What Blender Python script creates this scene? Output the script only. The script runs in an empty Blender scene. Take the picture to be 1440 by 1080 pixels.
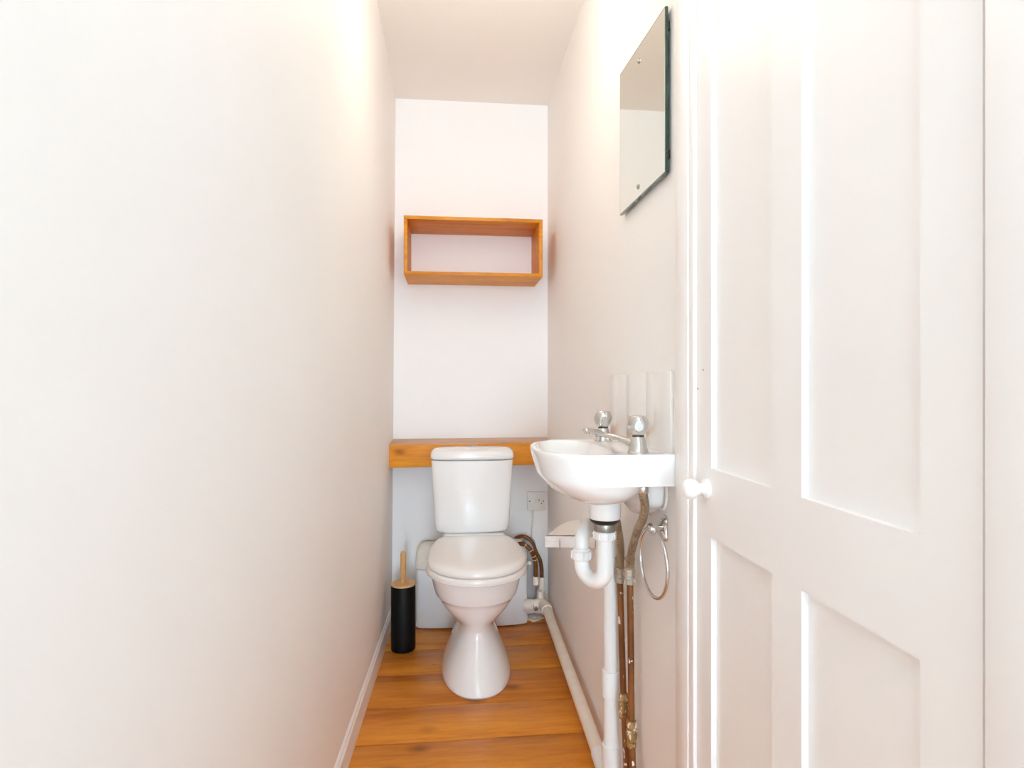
import bpy, bmesh, math, random
from mathutils import Vector, Matrix, noise

random.seed(7)
scn = bpy.context.scene
COL = scn.collection
R = math.radians
PI = math.pi

# ------------------------------------------------------------------ materials
def new_mat(name):
    m = bpy.data.materials.new(name)
    m.use_nodes = True
    nt = m.node_tree
    return m, nt, nt.nodes['Principled BSDF']

def node(nt, kind, **kw):
    n = nt.nodes.new(kind)
    for k, v in kw.items():
        if k in n.inputs.keys():
            n.inputs[k].default_value = v
        else:
            setattr(n, k, v)
    return n

def coords(nt, scale=(1, 1, 1), rot=(0, 0, 0)):
    tc = node(nt, 'ShaderNodeTexCoord')
    mp = node(nt, 'ShaderNodeMapping')
    mp.inputs['Scale'].default_value = scale
    mp.inputs['Rotation'].default_value = rot
    nt.links.new(tc.outputs['Object'], mp.inputs['Vector'])
    return mp.outputs['Vector']

def ramp(nt, fac, stops):
    r = node(nt, 'ShaderNodeValToRGB')
    cr = r.color_ramp
    while len(cr.elements) < len(stops):
        cr.elements.new(0.5)
    for e, (p, c) in zip(cr.elements, stops):
        e.position = p
        e.color = (*c, 1) if len(c) == 3 else c
    nt.links.new(fac, r.inputs['Fac'])
    return r.outputs['Color']

def bump(nt, bsdf, height, strength=0.2, distance=0.002):
    b = node(nt, 'ShaderNodeBump')
    b.inputs['Strength'].default_value = strength
    b.inputs['Distance'].default_value = distance
    nt.links.new(height, b.inputs['Height'])
    nt.links.new(b.outputs['Normal'], bsdf.inputs['Normal'])

def mix(nt, fac, a, b, mode='MIX'):
    m = node(nt, 'ShaderNodeMix', data_type='RGBA', blend_type=mode)
    for sock, v in ((m.inputs[0], fac), (m.inputs[6], a), (m.inputs[7], b)):
        if hasattr(v, 'is_linked') or hasattr(v, 'links'):
            nt.links.new(v, sock)
        else:
            sock.default_value = v if isinstance(v, float) else (*v, 1)
    return m.outputs[2]

def plain(name, col, rough=0.4, metal=0.0, coat=0.0, var=0.03, scale=14, bstr=0.0, bscale=120, spec=0.5):
    m, nt, b = new_mat(name)
    v = coords(nt)
    n = node(nt, 'ShaderNodeTexNoise', Scale=scale, Detail=4.0)
    nt.links.new(v, n.inputs['Vector'])
    lo = tuple(max(0, c * (1 - var)) for c in col)
    hi = tuple(min(1, c * (1 + var)) for c in col)
    nt.links.new(ramp(nt, n.outputs['Fac'], [(0.3, lo), (0.7, hi)]), b.inputs['Base Color'])
    b.inputs['Roughness'].default_value = rough
    b.inputs['Metallic'].default_value = metal
    b.inputs['Coat Weight'].default_value = coat
    b.inputs['Specular IOR Level'].default_value = spec
    b.inputs['Coat Roughness'].default_value = 0.05
    if bstr:
        n2 = node(nt, 'ShaderNodeTexNoise', Scale=bscale, Detail=3.0)
        nt.links.new(v, n2.inputs['Vector'])
        bump(nt, b, n2.outputs['Fac'], bstr, 0.001)
    return m

def wall_mat(name, col, seam=None):
    """matt emulsion over lining paper, with an optional butt joint at y = seam"""
    m, nt, b = new_mat(name)
    v = coords(nt)
    n = node(nt, 'ShaderNodeTexNoise', Scale=3.0, Detail=5.0)
    nt.links.new(v, n.inputs['Vector'])
    nt.links.new(ramp(nt, n.outputs['Fac'], [(0.3, tuple(c * .985 for c in col)), (0.7, col)]), b.inputs['Base Color'])
    b.inputs['Roughness'].default_value = 0.55
    b.inputs['Specular IOR Level'].default_value = 0.25
    n2 = node(nt, 'ShaderNodeTexNoise', Scale=160.0, Detail=3.0)
    nt.links.new(v, n2.inputs['Vector'])
    h = n2.outputs['Fac']
    if seam is not None:
        sx = node(nt, 'ShaderNodeSeparateXYZ')
        nt.links.new(v, sx.inputs[0])
        d = node(nt, 'ShaderNodeMath', operation='SUBTRACT')
        nt.links.new(sx.outputs['Y'], d.inputs[0]); d.inputs[1].default_value = seam
        a = node(nt, 'ShaderNodeMath', operation='ABSOLUTE')
        nt.links.new(d.outputs[0], a.inputs[0])
        c = node(nt, 'ShaderNodeMath', operation='LESS_THAN')
        nt.links.new(a.outputs[0], c.inputs[0]); c.inputs[1].default_value = 0.0012
        s = node(nt, 'ShaderNodeMath', operation='SUBTRACT')
        nt.links.new(h, s.inputs[0]); nt.links.new(c.outputs[0], s.inputs[1])
        h = s.outputs[0]
    bump(nt, b, h, 0.12, 0.0006)
    return m

def wood_mat(name, light, mid, dark, axis='X', scale=1.0, rough=0.35, island=True, knots=True, worn=0.0, coat=0.15, nicks=False):
    m, nt, b = new_mat(name)
    st = {'X': (1.7, 17, 17), 'Y': (16, 1.2, 16), 'Z': (16, 16, 1.2)}[axis]
    v = coords(nt, tuple(s * scale for s in st))
    if island:
        g = node(nt, 'ShaderNodeNewGeometry')
        off = node(nt, 'ShaderNodeVectorMath', operation='SCALE')
        comb = node(nt, 'ShaderNodeCombineXYZ')
        for k in range(3):
            nt.links.new(g.outputs['Random Per Island'], comb.inputs[k])
        nt.links.new(comb.outputs[0], off.inputs[0]); off.inputs['Scale'].default_value = 37.0
        add = node(nt, 'ShaderNodeVectorMath', operation='ADD')
        nt.links.new(v, add.inputs[0]); nt.links.new(off.outputs[0], add.inputs[1])
        v = add.outputs[0]
    n1 = node(nt, 'ShaderNodeTexNoise', Scale=1.0, Detail=6.0, Roughness=0.62, Distortion=0.6)
    nt.links.new(v, n1.inputs['Vector'])
    c = ramp(nt, n1.outputs['Fac'], [(0.3, dark), (0.48, mid), (0.7, light)])
    n2 = node(nt, 'ShaderNodeTexNoise', Scale=5.5, Detail=8.0, Roughness=0.75)
    nt.links.new(v, n2.inputs['Vector'])
    fine = ramp(nt, n2.outputs['Fac'], [(0.35, (0.72, 0.66, 0.6)), (0.55, (1, 1, 1))])
    c = mix(nt, 0.6, c, fine, 'MULTIPLY')
    if knots:
        tc = coords(nt, (4.0 * scale, 7.5 * scale, 7.5 * scale) if axis == 'X' else (7.5 * scale, 4.0 * scale, 4 * scale))
        vo = node(nt, 'ShaderNodeTexVoronoi', Scale=1.0, Randomness=1.0)
        nt.links.new(tc, vo.inputs['Vector'])
        k = ramp(nt, vo.outputs['Distance'], [(0.05, (0.35, 0.26, 0.2)), (0.14, (0.8, 0.74, 0.7)), (0.2, (1, 1, 1))])
        c = mix(nt, 0.85, c, k, 'MULTIPLY')
    if nicks:
        tn = coords(nt, (16, 42, 42))
        vn = node(nt, 'ShaderNodeTexVoronoi', Scale=1.0, Randomness=1.0)
        nt.links.new(tn, vn.inputs['Vector'])
        kk = ramp(nt, vn.outputs['Distance'], [(0.05, (0.3, 0.22, 0.16)), (0.11, (1, 1, 1))])
        sel = node(nt, 'ShaderNodeSeparateColor'); nt.links.new(vn.outputs['Color'], sel.inputs[0])
        gt = node(nt, 'ShaderNodeMath', operation='GREATER_THAN'); nt.links.new(sel.outputs[0], gt.inputs[0]); gt.inputs[1].default_value = 0.86
        c = mix(nt, gt.outputs[0], c, mix(nt, 1.0, c, kk, 'MULTIPLY'))
    if island:
        tint = ramp(nt, g.outputs['Random Per Island'], [(0.0, (0.91, 0.89, 0.87)), (1.0, (1.0, 1.0, 1.0))])
        c = mix(nt, 1.0, c, tint, 'MULTIPLY')
    if worn:
        tv = coords(nt, (9, 40, 40))
        n3 = node(nt, 'ShaderNodeTexNoise', Scale=1.0, Detail=3.0)
        nt.links.new(tv, n3.inputs['Vector'])
        wm = ramp(nt, n3.outputs['Fac'], [(0.7, (0, 0, 0)), (0.75, (1, 1, 1))])
        c = mix(nt, wm, c, (0.75, 0.6, 0.48))
    nt.links.new(c, b.inputs['Base Color'])
    b.inputs['Roughness'].default_value = rough
    b.inputs['Coat Weight'].default_value = coat
    b.inputs['Specular IOR Level'].default_value = 0.35
    b.inputs['Coat Roughness'].default_value = 0.25
    bump(nt, b, n2.outputs['Fac'], 0.15, 0.0008)
    return m

def speckled(name, col, dark, spot, metal=0.5, rough=0.45, thr=0.68, scale=60):
    """old pipe: mottled metal with splashes of wall paint"""
    m, nt, b = new_mat(name)
    v = coords(nt, (1, 1, 0.45))
    n = node(nt, 'ShaderNodeTexNoise', Scale=scale * 0.5, Detail=5.0)
    nt.links.new(v, n.inputs['Vector'])
    c = ramp(nt, n.outputs['Fac'], [(0.35, dark), (0.65, col)])
    n2 = node(nt, 'ShaderNodeTexNoise', Scale=scale * 1.6, Detail=2.0)
    nt.links.new(v, n2.inputs['Vector'])
    f = ramp(nt, n2.outputs['Fac'], [(thr, (0, 0, 0)), (thr + 0.02, (1, 1, 1))])
    nt.links.new(mix(nt, f, c, spot), b.inputs['Base Color'])
    inv = node(nt, 'ShaderNodeMath', operation='MULTIPLY_ADD')
    nt.links.new(f, inv.inputs[0]); inv.inputs[1].default_value = -metal; inv.inputs[2].default_value = metal
    nt.links.new(inv.outputs[0], b.inputs['Metallic'])
    b.inputs['Roughness'].default_value = rough
    bump(nt, b, n.outputs['Fac'], 0.2, 0.001)
    return m

def braid_mat(name, light, dark):
    m, nt, b = new_mat(name)
    v = coords(nt, (1, 1, 1))
    w = node(nt, 'ShaderNodeTexWave', Scale=160.0, Distortion=1.0, bands_direction='DIAGONAL')
    nt.links.new(v, w.inputs['Vector'])
    n = node(nt, 'ShaderNodeTexNoise', Scale=30.0, Detail=4.0)
    nt.links.new(v, n.inputs['Vector'])
    c = ramp(nt, n.outputs['Fac'], [(0.35, dark), (0.65, light)])
    nt.links.new(mix(nt, 0.35, c, w.outputs['Color'], 'MULTIPLY'), b.inputs['Base Color'])
    b.inputs['Metallic'].default_value = 0.75
    b.inputs['Roughness'].default_value = 0.42
    bump(nt, b, w.outputs['Fac'], 0.35, 0.001)
    return m

M = {}
M['wall'] = wall_mat('white_emulsion_wall', (0.925, 0.912, 0.90))
M['wall_l'] = wall_mat('white_emulsion_left_wall', (0.925, 0.912, 0.90), 1.007)
M['wall_r'] = wall_mat('white_emulsion_right_wall', (0.925, 0.912, 0.90), 1.312)
M['ceil'] = wall_mat('cream_ceiling_paint', (0.915, 0.888, 0.85))
M['gloss'] = plain('white_gloss_woodwork', (0.92, 0.905, 0.893), 0.38, var=0.01, scale=5, bstr=0.04, bscale=40)
M['floor'] = wood_mat('varnished_pine_boards', (0.86, 0.35, 0.042), (0.76, 0.275, 0.026), (0.55, 0.165, 0.014), 'X', 1.0, 0.36, nicks=True)
M['pine'] = wood_mat('orange_varnished_pine', (0.84, 0.37, 0.03), (0.77, 0.30, 0.02), (0.60, 0.20, 0.012), 'X', 1.6, 0.45, coat=0.0, worn=0.0, knots=False)
M['ledge'] = wood_mat('orange_pine_ledge_board', (0.87, 0.37, 0.035), (0.80, 0.30, 0.022), (0.60, 0.19, 0.012), 'X', 1.4, 0.45, coat=0.0, worn=0.0)
M['ledge_top'] = wood_mat('worn_pine_ledge_top', (0.74, 0.42, 0.2), (0.64, 0.34, 0.15), (0.5, 0.24, 0.1), 'X', 1.4, 0.35, worn=1.0, knots=False)
M['bamboo'] = wood_mat('pale_bamboo', (0.80, 0.50, 0.22), (0.72, 0.42, 0.17), (0.6, 0.33, 0.12), 'Y', 2.5, 0.45, island=False, knots=False)
M['bamboo_z'] = wood_mat('pale_bamboo_stick', (0.80, 0.50, 0.22), (0.72, 0.42, 0.17), (0.6, 0.33, 0.12), 'Z', 2.5, 0.45, island=False, knots=False)
M['ceramic'] = plain('white_vitreous_china', (0.885, 0.875, 0.865), 0.12, coat=0.6, var=0.005)
M['seat'] = plain('warm_white_seat_plastic', (0.86, 0.83, 0.795), 0.22, var=0.008, coat=0.2)
M['unit'] = plain('white_pump_casing', (0.83, 0.83, 0.83), 0.35, var=0.02)
M['unit_cap'] = plain('yellowed_pump_cap', (0.84, 0.785, 0.69), 0.38, var=0.05, scale=25)
M['unit_grey'] = plain('grey_pump_inlet', (0.40, 0.39, 0.39), 0.45, var=0.05)
M['pvc'] = plain('white_waste_plastic', (0.86, 0.86, 0.845), 0.28, var=0.01, coat=0.1)
M['cream_pvc'] = plain('cream_aged_pipe_plastic', (0.86, 0.79, 0.69), 0.4, var=0.05, scale=22)
M['plate'] = plain('ivory_switch_plastic', (0.83, 0.79, 0.73), 0.3, var=0.01)
M['chrome'] = plain('polished_chrome', (0.66, 0.65, 0.635), 0.08, metal=1.0, var=0.02)
M['satin'] = plain('dulled_chrome', (0.66, 0.63, 0.58), 0.26, metal=1.0, var=0.08, scale=40)
M['nickel'] = plain('grey_nickel_ring', (0.36, 0.36, 0.33), 0.35, metal=0.8, var=0.12, scale=60)
M['rubber'] = plain('black_rubber_washer', (0.022, 0.02, 0.018), 0.35, var=0.1)
M['black'] = plain('matt_black_metal', (0.004, 0.004, 0.004), 0.5, var=0.1, bstr=0.05, spec=0.2)
M['dark'] = plain('dark_shade_brown', (0.05, 0.042, 0.035), 0.6, var=0.1)  # near-black brown for small dark parts and painted shade in gaps
M['copper'] = speckled('aged_copper_pipe', (0.30, 0.115, 0.03), (0.17, 0.06, 0.015), (0.80, 0.74, 0.66), 0.4, 0.42, 0.665, 55)
M['brass'] = speckled('old_brass_fitting', (0.50, 0.33, 0.13), (0.28, 0.17, 0.06), (0.78, 0.73, 0.65), 0.6, 0.42, 0.60, 70)
M['valve'] = speckled('limescaled_valve', (0.56, 0.52, 0.45), (0.34, 0.30, 0.24), (0.80, 0.77, 0.71), 0.45, 0.45, 0.60, 70)
M['braid'] = braid_mat('braided_steel_hose', (0.58, 0.51, 0.38), (0.36, 0.30, 0.20))
M['brown_hose'] = plain('glossy_brown_hose', (0.19, 0.068, 0.015), 0.25, metal=0.2, var=0.3, scale=30)
M['tape'] = plain('pale_cable_tie', (0.80, 0.62, 0.34), 0.4, var=0.05)
M['reflector'] = plain('added_pale_reflector', (0.80, 0.78, 0.75), 0.95, var=0.04, scale=80, bstr=0.4, bscale=300)
M['tile'] = plain('white_glazed_tile', (0.86, 0.835, 0.80), 0.12, coat=0.4, var=0.006)
M['grout'] = plain('pale_grout', (0.70, 0.665, 0.62), 0.8, var=0.04)
M['glass_edge'] = plain('dark_green_glass_edge', (0.011, 0.05, 0.03), 0.12, var=0.4, scale=50, coat=0.5)
M['plaster'] = plain('broken_plaster', (0.84, 0.74, 0.61), 0.9, var=0.15, bstr=0.6, bscale=90)
M['hole_shade'] = plain('screw_hole_shade', (0.30, 0.16, 0.07), 0.6, var=0.2)
m_, nt_, b_ = new_mat('silvered_mirror')
n_ = node(nt_, 'ShaderNodeTexNoise', Scale=6.0)
nt_.links.new(coords(nt_), n_.inputs['Vector'])
nt_.links.new(ramp(nt_, n_.outputs['Fac'], [(0.3, (0.80, 0.81, 0.745)), (0.7, (0.815, 0.825, 0.76))]), b_.inputs['Base Color'])
b_.inputs['Metallic'].default_value = 1.0
b_.inputs['Roughness'].default_value = 0.015
M['mirror'] = m_

# ------------------------------------------------------------------ object helpers
def tag(o, label=None, cat=None, group=None, kind=None):
    if label: o['label'] = label
    if cat: o['category'] = cat
    if group: o['group'] = group
    if kind: o['kind'] = kind
    return o

def obj(name, bm, mat, parent=None, smooth=40, loc=None):
    me = bpy.data.meshes.new(name)
    bmesh.ops.recalc_face_normals(bm, faces=bm.faces)
    bm.to_mesh(me); bm.free()
    for mm in (mat if isinstance(mat, (list, tuple)) else [mat]):
        me.materials.append(mm)
    if smooth:
        for p in me.polygons: p.use_smooth = True
        me.set_sharp_from_angle(angle=R(smooth))
    o = bpy.data.objects.new(name, me)
    COL.objects.link(o)
    if parent is not None:
        o.parent = parent
        o.matrix_parent_inverse = parent.matrix_basis.inverted()   # the mesh is already in world space
    if loc is not None: o.location = loc
    return o

def thing(name, label, cat, loc, group=None):
    o = bpy.data.objects.new(name, None)
    o.empty_display_size = 0.05
    o.location = loc
    COL.objects.link(o)
    return tag(o, label, cat, group)

def struct(name, bm, mat, label, cat, smooth=40):
    return tag(obj(name, bm, mat, None, smooth), label, cat, None, 'structure')

def add_box(bm, lo, hi, bevel=0.0, seg=2, mi=0):
    vs = [bm.verts.new((x, y, z)) for x in (lo[0], hi[0]) for y in (lo[1], hi[1]) for z in (lo[2], hi[2])]
    idx = [(0, 1, 3, 2), (4, 6, 7, 5), (0, 4, 5, 1), (2, 3, 7, 6), (0, 2, 6, 4), (1, 5, 7, 3)]
    fs = [bm.faces.new([vs[i] for i in f]) for f in idx]
    for f in fs: f.material_index = mi
    if bevel:
        es = list({e for f in fs for e in f.edges})
        r = bmesh.ops.bevel(bm, geom=es, offset=bevel, segments=seg, profile=0.5, affect='EDGES')
        for f in r['faces']: f.material_index = mi
    return bm

def box(lo, hi, bevel=0.0, seg=2):
    return add_box(bmesh.new(), lo, hi, bevel, seg)

def add_hex(bm, pts, bevel=0.0, seg=2):
    """eight corners: four at the back then four in front, both loops in the same order"""
    vs = [bm.verts.new(p) for p in pts]
    fs = [bm.faces.new([vs[i] for i in f]) for f in
          [(0, 1, 2, 3), (7, 6, 5, 4), (0, 4, 5, 1), (1, 5, 6, 2), (2, 6, 7, 3), (3, 7, 4, 0)]]
    if bevel:
        es = list({e for f in fs for e in f.edges})
        bmesh.ops.bevel(bm, geom=es, offset=bevel, segments=seg, profile=0.5, affect='EDGES')
    return bm

def loft(bm, rings, cap0=True, cap1=True):
    prev = None; first = None
    for r in rings:
        cur = [bm.verts.new(p) for p in r]
        if prev:
            n = len(cur)
            for i in range(n):
                bm.faces.new((prev[i], prev[(i + 1) % n], cur[(i + 1) % n], cur[i]))
        else: first = cur
        prev = cur
    if cap0: bm.faces.new(first[::-1])
    if cap1: bm.faces.new(prev)
    return bm

def lathe(bm, profile, center=(0, 0, 0), axis=(0, 0, 1), N=40, cap0=True, cap1=True):
    """profile: (radius, height) pairs along axis"""
    q = Vector((0, 0, 1)).rotation_difference(Vector(axis).normalized())
    c = Vector(center)
    rings = [[c + q @ Vector((r * math.cos(2 * PI * i / N), r * math.sin(2 * PI * i / N), h)) for i in range(N)] for r, h in profile]
    return loft(bm, rings, cap0, cap1)

def sring(cx, cy, hx, hy, z, n=2.0, N=64):
    out = []
    for i in range(N):
        t = 2 * PI * i / N
        c, s = math.cos(t), math.sin(t)
        out.append(Vector((cx + hx * math.copysign(abs(c) ** (2 / n), c), cy + hy * math.copysign(abs(s) ** (2 / n), s), z)))
    return out

def catmull(pts, sub=10):
    P = [Vector(p) for p in pts]
    P = [P[0] * 2 - P[1]] + P + [P[-1] * 2 - P[-2]]
    out = []
    for i in range(1, len(P) - 2):
        a, b, c, d = P[i - 1:i + 3]
        for k in range(sub):
            t = k / sub
            out.append(0.5 * ((2 * b) + (c - a) * t + (2 * a - 5 * b + 4 * c - d) * t * t + (3 * b - a - 3 * c + d) * t ** 3))
    out.append(P[-2].copy())
    return out

def tube(bm, pts, rad, N=20, closed=False):
    pts = [Vector(p) for p in pts]
    n = len(pts)
    rr = rad if isinstance(rad, (list, tuple)) else [rad] * n
    tang = []
    for i in range(n):
        if closed: t = pts[(i + 1) % n] - pts[i - 1]
        else: t = pts[min(i + 1, n - 1)] - pts[max(i - 1, 0)]
        tang.append(t.normalized())
    ref = Vector((0, 0, 1)) if abs(tang[0].z) < 0.9 else Vector((1, 0, 0))
    u = (ref - tang[0] * ref.dot(tang[0])).normalized()
    rings = []
    for i in range(n):
        u = (u - tang[i] * u.dot(tang[i])).normalized()
        w = tang[i].cross(u)
        rings.append([pts[i] + (u * math.cos(2 * PI * k / N) + w * math.sin(2 * PI * k / N)) * rr[i] for k in range(N)])
    if closed:
        vs = [[bm.verts.new(p) for p in r] for r in rings]
        # pick the twist that closes the loop best
        best = min(range(N), key=lambda s: (rings[0][s] - rings[-1][0]).length)
        for i in range(n):
            a, b = vs[i], vs[(i + 1) % n]
            sh = best if i == n - 1 else 0
            for k in range(N):
                bm.faces.new((a[k], a[(k + 1) % N], b[(k + 1 + sh) % N], b[(k + sh) % N]))
        return bm
    return loft(bm, rings)

def arc(c, a, b, t0, t1, n=14):
    """points c + a*cos + b*sin"""
    c, a, b = Vector(c), Vector(a), Vector(b)
    return [c + a * math.cos(t0 + (t1 - t0) * i / n) + b * math.sin(t0 + (t1 - t0) * i / n) for i in range(n + 1)]

# ------------------------------------------------------------------ the room
CEIL = 2.355
YB = 2.70          # back wall
YF = -6.0         # wall behind the camera
XR = 0.44          # right wall

def xl(y, z):      # the left wall leans a little and runs slightly out of square
    base = -0.268 - 0.029 * (YB - max(y, -0.6))
    top = -0.247
    return base + (top - base) * z / CEIL

# floor: wide boards laid across the room
bm = bmesh.new()
seams = [2.80, 2.614, 2.395, 2.193, 1.975, 1.776] + [1.565 - 0.208 * k for k in range(9)]
for a, b in zip(seams[1:], seams[:-1]):
    add_box(bm, (-0.52, a + 0.0028, -0.03), (0.60, b - 0.0028, random.uniform(-0.0008, 0.0)), 0.0016, 2)
bmesh.ops.bisect_plane(bm, geom=bm.verts[:] + bm.edges[:] + bm.faces[:], plane_co=(0, 0.1, 0), plane_no=(0, -1, 0), clear_outer=True)
struct('floor', bm, M['floor'], 'wide orange varnished pine floorboards laid across the narrow room', 'floor', 30)
bm = box((-0.6, -6.05, -0.06), (0.60, 2.80, -0.026))  # dark slab, its colour stands in for the shade between the boards
struct('floor_gap_shade', bm, M['dark'], 'dark-painted slab standing in for the shade under the floorboards', 'floor', 0)

bm = box((-0.6, -6.05, -0.03), (0.60, 0.097, 0.0))  # pale floor added out of view, against orange bounce from the boards
struct('floor_reflector', bm, M['reflector'], 'pale carpet added unseen behind the camera to whiten the bounced light', 'floor', 0)
bm = box((-0.6, YF - 0.1, CEIL), (0.70, YB + 0.1, CEIL + 0.1))
struct('ceiling', bm, M['ceil'], 'plain cream painted ceiling', 'ceiling', 0)

bm = bmesh.new()
for ya, yb in ((YB + .1, -0.6), (-0.6, YF - .1)):
    lo, hi = -.06, CEIL + .02
    add_hex(bm, [(-0.62, ya, lo), (xl(ya, lo), ya, lo), (xl(ya, hi), ya, hi), (-0.62, ya, hi), (-0.62, yb, lo), (xl(yb, lo), yb, lo), (xl(yb, hi), yb, hi), (-0.62, yb, hi)])
struct('wall_left', bm, M['wall_l'], 'long plain white painted wall on the left side', 'wall', 0)

bm = box((-0.6, YB, -0.06), (0.7, YB + 0.1, CEIL + 0.02))
struct('wall_back', bm, M['wall'], 'narrow white end wall behind the toilet', 'wall', 0)

bm = bmesh.new()
def xr(y): return XR + 0.0055 * max(0, (y - 1.4)) / 1.3
add_hex(bm, [(xr(YB + .1), YB + .1, -.06), (.7, YB + .1, -.06), (.7, YB + .1, CEIL + .02), (xr(YB + .1), YB + .1, CEIL + .02),
             (XR, 1.04, -.06), (.7, 1.04, -.06), (.7, 1.04, CEIL + .02), (XR, 1.04, CEIL + .02)])
add_box(bm, (XR, 0.39, 2.02), (0.7, 1.0399, CEIL + 0.02))
add_box(bm, (XR, YF - 0.1, -0.06), (0.7, 0.39, CEIL + 0.02))
struct('wall_right', bm, M['wall_r'], 'white painted wall on the right side, holding mirror and basin', 'wall', 0)

# wall behind the camera with a tall window that brings the daylight
bm = bmesh.new()
wx0, wx1, wz0, wz1 = -0.30, 0.40, 0.12, 2.2
add_box(bm, (-0.6, YF - 0.12, -0.06), (wx0, YF, CEIL + .02))
add_box(bm, (wx1, YF - 0.12, -0.06), (0.7, YF, CEIL + .02))
add_box(bm, (wx0, YF - 0.12, -0.06), (wx1, YF, wz0))
add_box(bm, (wx0, YF - 0.12, wz1), (wx1, YF, CEIL + .02))
struct('wall_front', bm, M['wall'], 'white wall at the near end with a tall window', 'wall', 0)
bm = bmesh.new()
for lo, hi in [((wx0, YF - .09, wz0), (wx0 + .05, YF - .04, wz1)), ((wx1 - .05, YF - .09, wz0), (wx1, YF - .04, wz1)),
               ((wx0, YF - .09, wz0), (wx1, YF - .04, wz0 + .05)), ((wx0, YF - .09, wz1 - .05), (wx1, YF - .04, wz1)),
               ((wx0, YF - .09, 1.26), (wx1, YF - .04, 1.30))]:
    add_box(bm, lo, hi, 0.004)
struct('window_1', bm, M['gloss'], 'white window frame at the near end of the room', 'window')

# skirting along the left wall
bm = bmesh.new()
prof = [(0.0, -0.005), (0.016, -0.005), (0.016, 0.072), (0.012, 0.078), (0.012, 0.084), (0.006, 0.092), (0.0, 0.093)]
rings = []
for y in (YF, -0.6, 0.5, 1.6, YB):
    rings.append([Vector((xl(y, z) - 0.002 + d, y, z)) for d, z in prof])
loft(bm, rings)
struct('baseboard_left', bm, M['gloss'], 'low white skirting board along the foot of the left wall', 'baseboard', 30)

# door opening: architraves
bm = bmesh.new()
add_box(bm, (0.4315, 1.044, 0), (0.475, 1.1035, 2.06), 0.003)
add_box(bm, (0.434, 1.0225, 0), (0.475, 1.0455, 2.0), 0.0015)
struct('trim_1', bm, M['gloss'], 'white door architrave between the basin and the door', 'trim')
bm = bmesh.new()
add_box(bm, (0.4285, 0.33, 0), (0.475, 0.4365, 2.06), 0.004)
add_box(bm, (0.4385, 0.4355, 0), (0.475, 0.4445, 2.0), 0.0015)
struct('trim_2', bm, M['gloss'], 'white door architrave on the hinge side of the door', 'trim')
bm = box((0.4285, 0.33, 2.0), (0.475, 1.1035, 2.07), 0.003)
struct('trim_3', bm, M['gloss'], 'white architrave across the head of the door', 'trim')

# the four-panel door
D0, D1 = 0.448, 1.0213
bm = bmesh.new()
T0, T1 = XR, XR + 0.035
def rl(y0, y1, z0, z1): add_box(bm, (T0, y0, z0), (T1, y1, z1))
rl(D0, 0.514, 0.008, 1.99); rl(0.963, D1, 0.008, 1.99)                   # stiles
rl(0.514, 0.963, 0.8045, 0.9215); rl(0.514, 0.963, 1.87, 1.99); rl(0.514, 0.963, 0.008, 0.21)   # rails
rl(0.703, 0.773, 0.21, 0.8045); rl(0.703, 0.773, 0.9215, 1.87)           # muntins
bmesh.ops.remove_doubles(bm, verts=bm.verts, dist=1e-5)
door = struct('door_1', bm, M['gloss'], 'white painted four-panel door with a small round knob', 'door', 0)
for y0, y1, z0, z1 in [(0.514, 0.703, 0.9215, 1.87), (0.773, 0.963, 0.9215, 1.87), (0.514, 0.703, 0.21, 0.8045), (0.773, 0.963, 0.21, 0.8045)]:
    b2 = box((T0 + 0.0095, y0 - .004, z0 - .004), (T1 - 0.008, y1 + .004, z1 + .004))
    obj('panel', b2, M['gloss'], door, 0)
bm = bmesh.new()
kc = (T0, 0.978, 0.885)
lathe(bm, [(0.0, 0.0), (0.0165, 0.0), (0.0172, 0.003), (0.0165, 0.006), (0.0105, 0.0085), (0.0085, 0.012), (0.0095, 0.0155), (0.014, 0.019), (0.0172, 0.025),
           (0.0178, 0.030), (0.0165, 0.036), (0.0125, 0.0415), (0.006, 0.0445), (0.0, 0.045)][1:-1], kc, (-1, 0, 0), 36)
bmesh.ops.rotate(bm, verts=bm.verts, cent=kc, matrix=Matrix.Rotation(R(0), 3, 'Z'))
tag(obj('door_knob', bm, M['gloss'], door), 'round white painted knob')
for y, z in [(0.994, 1.09), (1.017, 1.057)]:
    b2 = bmesh.new(); lathe(b2, [(0.0017, -0.002), (0.0017, 0.0006)], (T0, y, z), (-1, 0, 0), 10)
    obj('screw_hole', b2, M['hole_shade'], door)  # flat brown discs, painted in place of the shade in screw holes
# dark-painted board, standing in for the shade in the gaps round the door
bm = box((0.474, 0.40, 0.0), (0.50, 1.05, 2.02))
struct('door_gap_shade', bm, M['dark'], 'dark-painted board behind the closed door, standing in for shade', 'trim', 0)

# ------------------------------------------------------------------ wooden wall shelf
t = thing('wall_shelf', 'open rectangular orange pine box shelf high on the back wall', 'shelf', (0.097, YB, 1.518))
x0, x1, y0, y1, z0, z1, th = -0.1925, 0.3845, 2.457, YB - 0.001, 1.517, 1.760, 0.0145
def shelf_board(name, lo, hi): return obj(name, box(lo, hi, 0.0012), M['pine'], t)
shelf_board('top_board', (x0, y0, z1 - th), (x1, y1, z1))
shelf_board('bottom_board', (x0, y0, z0), (x1, y1, z0 + th))
shelf_board('side_board', (x0, y0 + 0.0005, z0 + th), (x0 + th, y1, z1 - th))
shelf_board('side_board', (x1 - th, y0 + 0.0005, z0 + th), (x1, y1, z1 - th))

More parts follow.
